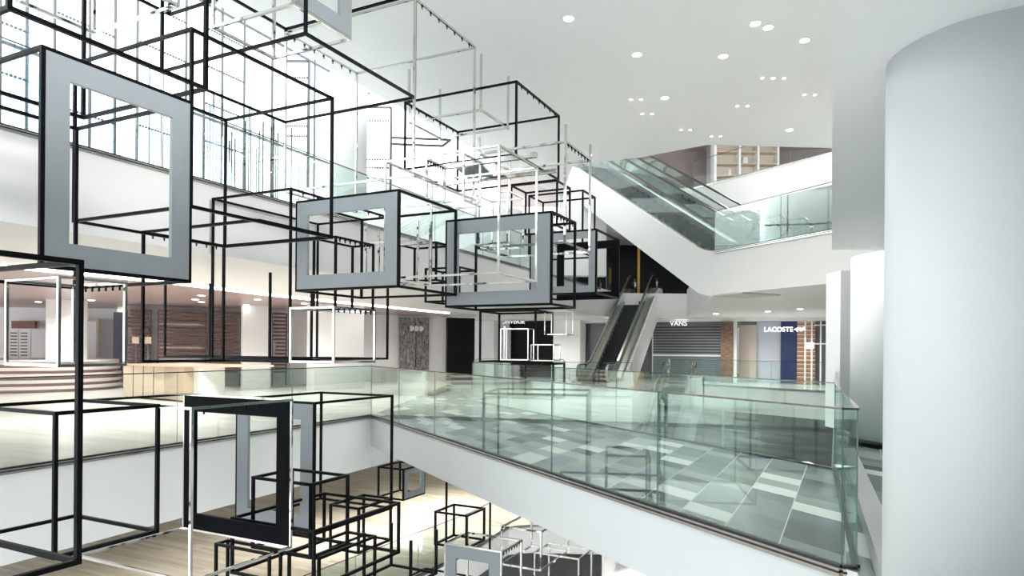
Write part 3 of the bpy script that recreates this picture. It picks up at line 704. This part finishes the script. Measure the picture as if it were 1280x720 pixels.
pp = P(1047, 437, 13.2); struct(obj('column', boxm((pp.x, 13.1, 0), (pp.x + .5, 13.7, 3.08)), M['column']), 'narrow white pier left of the rear round column', 'column')

# ------------------------------------------------------------ escalators
def escalator(base, top, label, wid=1.0, hand='steel', up_clad=.3, low_clad=1.15, side_y=None, cladmat='white', group='escalators', inner='glass', flatlow=1.3, deckw=.14, deckz=.20, deckt=.22):
    base = Vector(base); top = Vector(top); d = Vector((top.x - base.x, top.y - base.y)); run = d.length; rise = top.z - base.z
    root = empty('escalator', base, math.atan2(d.y, d.x)); tag(root, label, 'escalator', group)
    n = max(8, int(round(rise / .2))); sr_ = rise / n; sd_ = run / n; hw = wid / 2
    me = None
    bm = boxm((0, -hw, -.32), (sd_ + .02, hw, sr_)); 
    step = obj('step', bm, M['step'], root)
    for i in range(n):
        o = step if i == 0 else step.copy()
        if i: link(o, root)
        o.location = (i * sd_, 0, i * sr_ - .001)
    obj('landing_plate', boxm((-1.3, -hw, -.02), (0, hw, .012)), M['steel'], root)
    obj('landing_plate', boxm((run, -hw, rise - .02), (run + 1.3, hw, rise + .012)), M['steel'], root)
    slope = [(-flatlow, 0), (-.3, 0.0), (.2, .12), (.7, .7 * rise / run), (run - .3, rise - .3 * rise / run), (run + .3, rise + .06), (run + .9, rise + .06), (run + 1.2, rise + .06)]
    off = lambda dz, s=slope: [(x, z + dz) for x, z in s]
    if hand == 'rubber':
        bm = bmesh.new(); sheet(bm, off(-.25), off(.34), -hw - .03, -hw); obj('skirt', bm, M['mullion'], root)
    for s in (-1, 1):
        y0 = s * hw; y1 = s * (hw + deckw)
        bm = bmesh.new(); ribbon(bm, off(deckz), deckt, min(y0, y1), max(y0, y1)); obj('deck', bm, M['decksteel'], root)
        bm = bmesh.new(); g0 = s * (hw + .06); sheet(bm, off(deckz + deckt / 2), off(.92), min(g0, g0 + s * .015), max(g0, g0 + s * .015)); obj('glass_panel', bm, M[inner], root)
        # handrail with round returns at both ends
        hp = []
        for k in range(9):
            a = -PI / 2 - PI * k / 8; hp.append((-flatlow + .33 * math.cos(a), .62 + .33 * math.sin(a)))
        hp += [(x, z + .95) for x, z in slope[1:-1]]
        for k in range(9):
            a = PI / 2 - PI * k / 8; hp.append((run + 1.15 + .33 * math.cos(a), rise + .68 + .33 * math.sin(a)))
        bm = bmesh.new(); ribbon(bm, hp, .055, s * (hw + .07) - .045, s * (hw + .07) + .045); obj('handrail', bm, M['rubber' if hand == 'rubber' else 'steel'], root)
        # round glass end pieces
        for ex, ez in ((-flatlow, .62), (run + 1.15, rise + .68)):
            bm = bmesh.new(); cyl(bm, (0, 0), .31, -.007, .007, 24); bm.transform(Matrix.Rotation(PI / 2, 4, 'X')); bm.transform(Matrix.Translation((ex, s * (hw + .067), ez)))
            obj('glass_end', bm, M[inner], root)
        yy = s * (hw + deckw)
        bm = bmesh.new(); sheet(bm, off(-low_clad), off(up_clad), min(yy, yy + s * .06), max(yy, yy + s * .06)); obj('cladding', bm, M[cladmat], root)
    bm = bmesh.new(); sheet(bm, off(-low_clad), off(-low_clad + .06), -hw - deckw, hw + deckw); obj('underside', bm, M[cladmat], root)
    return root
# twin upper escalators, side face along the slab edge R1-R2
face0 = Vector((R1.x, R1.y, 0)); dB = Vector((R1.x - R2.x, R1.y - R2.y, 0)).normalized(); nB = Vector((dB.y, -dB.x, 0))   # towards right/back
if nB.x < 0: nB = -nB
# foot (comb) of the near one measured from the kink of its side at (880,303)
kink = reach(Vector((R1.x, R1.y, Z2)), dB, 878)
b1 = face0 + dB * kink + nB * .75; b1.z = Z2
run3 = 7.15
t1 = b1 + dB * run3; t1.z = Z3
escalator(b1, t1, 'near one of the twin upper escalators, its white side facing the atrium', hand='rubber', inner='escglass', flatlow=1.5, low_clad=1.25, deckz=-.01, deckt=.08, up_clad=.03, cladmat='edgepaint')
b2_ = b1 + nB * 2.05; t2_ = t1 + nB * 2.05
escalator(b2_, t2_, 'far one of the twin upper escalators, behind the near one', hand='rubber', inner='escglass', flatlow=1.5, deckz=.02, deckt=.08, up_clad=.05)
inf = empty('escalator_infill', b1, math.atan2((t1 - b1).y, (t1 - b1).x)); tag(inf, 'pale sloping infill panel between the twin upper escalators', 'panel')
bm = bmesh.new(); _sl = [(-1.4, 0), (-.3, 0), (.2, .12), (.7, .7 * 4.2 / 7.15), (6.85, 4.2 - .3 * 4.2 / 7.15), (7.6, 4.26), (8.2, 4.26)]
sheet(bm, [(x, z - .9) for x, z in _sl], [(x, z - .02) for x, z in _sl], -1.33, -.72); obj('panel', bm, M['warmwhite'], inf)
escalator((3.62, 27.0, 0), (6.44, 34.0, Z2), 'steep looking escalator with black steps rising to the black upper shop', wid=1.0, deckw=.34)
escalator((3.95, 20.6, -4.3), (6.75, 27.6, 0), 'descending escalator dropping through the opening right of the steep one', wid=1.0, deckw=.3)

# ------------------------------------------------------------ lower levels
ZL = -4.3
g0 = onz(532, 715, ZL); g1 = onz(585, 690, ZL); gd = (g1 - g0).normalized(); g2 = onz(636, 659, ZL); g3 = onz(662, 657, ZL)
slab('floor', [g0 - gd * 14, g1, g2, g3, (22, g3.y - 1), (22, 50), (-34, 50), (-34, 4)], ZL - .9, ZL, [M['wood'], M['white'], M['white']], 'oak plank floor of the lower level')
balustrade([g0 - gd * 12, g1, g2, g3, (2.4, g3.y - .1)], ZL, 'lower glass balustrade on the oak floor under the bridge', 2.4)
bm = bmesh.new(); prism(bm, [(-34, -4), (22, -4), (22, 50), (-34, 50)], -8.8, -8.6); struct(obj('floor', bm, M['lightfloor']), 'pale floor of the lowest level', 'floor')
bm = bmesh.new(); wallseg(bm, (4.5, 37.5), (11.5, 37.0), ZL, -1.1); struct(obj('wall_lower', bm, M['lowerwall']), 'dark timber wall on the lower level', 'wall')
bm = bmesh.new(); wallseg(bm, (11.5, 36.5), (21, 31), ZL, -1.1); struct(obj('wall_lower', bm, M['darkgrey']), 'dark wall on the lower level', 'wall')
bm = bmesh.new(); wallseg(bm, (-30, 36), (4.5, 37.5), ZL, -1.1); struct(obj('wall_lower', bm, M['white']), 'white wall on the lower level', 'wall')
for i, (x, y, w) in enumerate(((10.6, 28.5, 2.2), (12.0, 25.5, 1.6))):
    o = empty('reception_desk', (x, y, ZL)); tag(o, ['wide white desk with glowing top edge on the lower level', 'smaller white desk with glowing top edge on the lower level'][i], 'desk')
    obj('body', boxm((0, 0, 0), (w, .7, 1.0)), plain('pale_green_desk', (.45, .50, .48), .4), o); obj('worktop', boxm((-.05, -.05, 1.0), (w + .05, .75, 1.06)), M['white'], o)
    obj('light_strip', boxm((.05, -.04, .93), (w - .05, -.005, .97)), M['lamp'], o)
tag(obj('planter_box', boxm((-4.4, 20.5, -8.6), (-2.2, 22, -7.9)), M['white']), 'white low box on the lowest floor', 'box')

# ------------------------------------------------------------ signs
def sign(txt, px, py, Y, size, m, label, black=False, ext=.004, right=False):
    cu = bpy.data.curves.new('shop_sign', 'FONT'); cu.body = txt; cu.size = size; cu.extrude = ext; cu.align_x = 'RIGHT' if right else 'CENTER'; cu.align_y = 'CENTER'; cu.offset = size * .012
    o = bpy.data.objects.new('shop_sign', cu); o.data.materials.append(m); link(o)
    o.location = P(px, py, Y); o.rotation_euler = (PI / 2, 0, math.atan2(-.47, 1))
    me = bpy.data.meshes.new_from_object(o); mo = bpy.data.objects.new('shop_sign', me); mo.location = o.location; mo.rotation_euler = o.rotation_euler
    bpy.data.objects.remove(o); mo.name = 'shop_sign'; link(mo); tag(mo, label, 'sign'); return mo
def atwl(px, off):
    p = wl(px); return p.y - .905 * off
sign('CONVERSE', 656, 402, atwl(656, .45), .34, M['sign'], 'white block lettering over the black shopfront', right=True)
sign('VANS', 848, 404.5, atwl(848, .5), .34, M['sign'], 'white lettering with long first letter over the roller shutter')
bm = boxm((-.22, -.01, 0), (.36, .01, .025)); bo = obj('sign_bar', bm, M['sign']); bo.location = P(850, 400, atwl(850, .5)); bo.rotation_euler = (0, 0, math.atan2(-.47, 1)); tag(bo, 'thin white bar above the roller shutter lettering', 'sign')
sign('LACOSTE', 973, 412, atwl(973, .35), .30, M['signbright'], 'glowing white lettering over the bright shop')
# emblem: long low animal outline
ps = [(-.42, 0), (-.30, .04), (-.12, .10), (.05, .12), (.15, .06), (.32, .10), (.42, .16), (.42, .10), (.30, .02), (.42, -.02), (.20, -.04), (.16, -.10), (.12, -.04), (-.10, -.03), (-.14, -.10), (-.2, -.02)]
bm = bmesh.new(); lo = [bm.verts.new((x, -.02, z)) for x, z in ps]; hi = [bm.verts.new((x, .02, z)) for x, z in ps]
bm.faces.new(lo); bm.faces.new(hi[::-1])
for i in range(len(ps)): j = (i + 1) % len(ps); bm.faces.new((lo[i], lo[j], hi[j], hi[i]))
bmesh.ops.triangulate(bm, faces=[f for f in bm.faces if len(f.verts) > 4])
eo = obj('sign_emblem', bm, M['signbright']); eo.location = P(999, 412, atwl(999, .35)); eo.scale = (.6, 1, .9); tag(eo, 'glowing white crocodile shaped emblem right of the bright shop lettering', 'sign')
lp = P(1013, 432, atwl(1013, .7)); tag(obj('lit_notice', boxm((lp.x - .15, lp.y, lp.z - .14), (lp.x + .15, lp.y + .04, lp.z + .14)), M['signbright']), 'small square lit notice on the shop grille', 'sign')

# ------------------------------------------------------------ downlights
def downlight(px, py, z, r, label, group, twin=False):
    p = onz(px, py, z); o = empty('downlight', (p.x, p.y, z - .012)); tag(o, label, 'downlight', group)
    for k in ((-.12, .12) if twin else (0,)):
        bm = bmesh.new(); cyl(bm, (k, 0), r * 1.25, .0, .012, 20); obj('trim_ring', bm, M['white'], o)
        bm = bmesh.new(); cyl(bm, (k, 0), r, -.004, .0, 20); obj('lens', bm, M['lamp'], o)
wide = ((711, 23), (796, 68), (904, 70), (831, 122), (944, 29), (960, 34), (1006, 50), (987, 162))
for x, y in wide: downlight(x, y, 7.35, .085, 'single round downlight in the wide white atrium ceiling', 'single ceiling downlights')
for x, y in ((795, 124), (809, 142), (857, 162), (895, 170), (928, 132), (960, 97), (973, 97), (1012, 118)):
    downlight(x, y, 7.35, .035, 'pair of tiny spots in the wide white atrium ceiling', 'twin ceiling spots', True)
for x, y in ((252, 369), (244, 374), (252, 377), (48, 377), (114, 375), (322, 374), (308, 381), (380, 379)):
    downlight(x, y, 3.06, .10, 'round downlight in the mauve shop ceiling', 'mauve ceiling downlights')
for x, y in ((960, 389), (895, 392), (1000, 386)):
    downlight(x, y, 3.0, .10, 'round downlight above the right hand shops', 'right shop downlights')
for x, y in ((262, 191),): downlight(x, y, 7.3, .12, 'round downlight seen through the upper window glass', 'upper glass downlight')

# ------------------------------------------------------------ light
w = bpy.data.worlds.new('sky'); bpy.context.scene.world = w; w.use_nodes = True
bg = w.node_tree.nodes['Background']; bg.inputs[0].default_value = (.95, .98, 1.0, 1); bg.inputs[1].default_value = 2.6
def area(name, loc, rot, sx, sy, e, c=(1, 1, 1), spread=PI):
    l = bpy.data.lights.new(name, 'AREA'); l.shape = 'RECTANGLE'; l.size = sx; l.size_y = sy; l.energy = e; l.color = c; l.spread = spread
    o = bpy.data.objects.new(name, l); o.location = loc; o.rotation_euler = rot; link(o); return o
def spot(loc, e, size=2.2, r=.15, c=(1, .97, .93)):  # beams for ceiling downlights, and for fill spots added without fixtures
    l = bpy.data.lights.new('lamp_or_fill_beam', 'SPOT'); l.energy = e * 1.3; l.spot_size = size; l.spot_blend = .8; l.shadow_soft_size = r; l.color = c
    o = bpy.data.objects.new('lamp_or_fill_beam', l); o.location = loc; link(o); return o
area('daylight', (-2, -5, 4.5), (math.radians(80), 0, 0), 14, 8, 12)  # unseen fill panel added behind the viewpoint; no window stands there
def aim(loc, tgt): return (Vector(tgt) - Vector(loc)).to_track_quat('-Z', 'Y').to_euler()
area('daylight', (9, -5.5, 6.0), aim((9, -5.5, 6.0), (-8, 11, 2.5)), 9, 2.4, 330, spread=1.0)  # added fill panel, aimed at the left gallery edges
area('daylight', (-1, -6, -3), aim((-1, -6, -3), (-9, 14, -2)), 12, 4, 110, spread=1.9)  # added low fill panel for the lower left
for x, y in wide[:]:
    p = onz(x, y, 7.3); spot((p.x, p.y, 7.25), 190 if x < 930 else 60, 2.4)
for x, y in ((9, 5), (10, 8), (6.2, 4.5)): spot((x, y, 3.0), 130, 2.3)  # fill spots added out of view to bounce light onto the soffit
for x in (-14, -10.5, -7):
    for y in (18, 22): spot((x * 1.0, y, 3.0), 170, 2.6)
for x, y in ((-7.2, 13), (-9.5, 14), (-6, 18)): spot((x, y, 3.0), 160, 2.4)
for x, y in ((-4, 28), (1, 34), (5, 33), (9, 31), (12, 30), (13, 27)): spot((x, y, 3.0), 150, 2.7)
for x, y in ((-9, 15), (-7, 19), (-4.5, 21), (-2.4, 25), (-1.0, 23), (2, 30), (8, 32), (12, 28)): spot((x, y, -1.3), 440 if x > -5 else 150, 2.1)  # the leftmost ones are fill, added to lighten the lower floor
for x, y in ((8.5, 23), (12, 17), (4, 30)): spot((x, y, 7.2), 90, 2.6)
for x, y in ((10, 27), (13, 26)): spot((x, y, 11.0), 260, 2.6)
for x, y in ((1, 12), (6, 12), (4, 20), (-2, 16)): spot((x, y, -4.9), 350, 2.6)

# ------------------------------------------------------------ camera
cam = bpy.data.cameras.new('camera'); co = bpy.data.objects.new('camera', cam); link(co)
cam.sensor_width = 36; cam.lens = F / 1280 * 36; cam.shift_y = (HY - 360) / 1280
co.location = (0, 0, EYE); co.rotation_mode = 'XYZ'
co.matrix_world = Matrix.Translation((0, 0, EYE)) @ Matrix.Rotation(PI / 2, 4, 'X') @ Matrix.Rotation(RHO, 4, 'Z')
cam.clip_start = .05; cam.clip_end = 300
sc = bpy.context.scene; sc.camera = co
sc.view_settings.view_transform = 'Standard'; sc.view_settings.look = 'None'; sc.view_settings.gamma = 1; sc.view_settings.use_curve_mapping = False
sc.view_settings.exposure = 0.85
sc.cycles.transparent_max_bounces = 40; sc.cycles.max_bounces = 10; sc.cycles.diffuse_bounces = 5; sc.cycles.glossy_bounces = 4
sc.cycles.sample_clamp_indirect = 6; sc.cycles.caustics_reflective = False; sc.cycles.caustics_refractive = False
sc.cycles.use_denoising = True
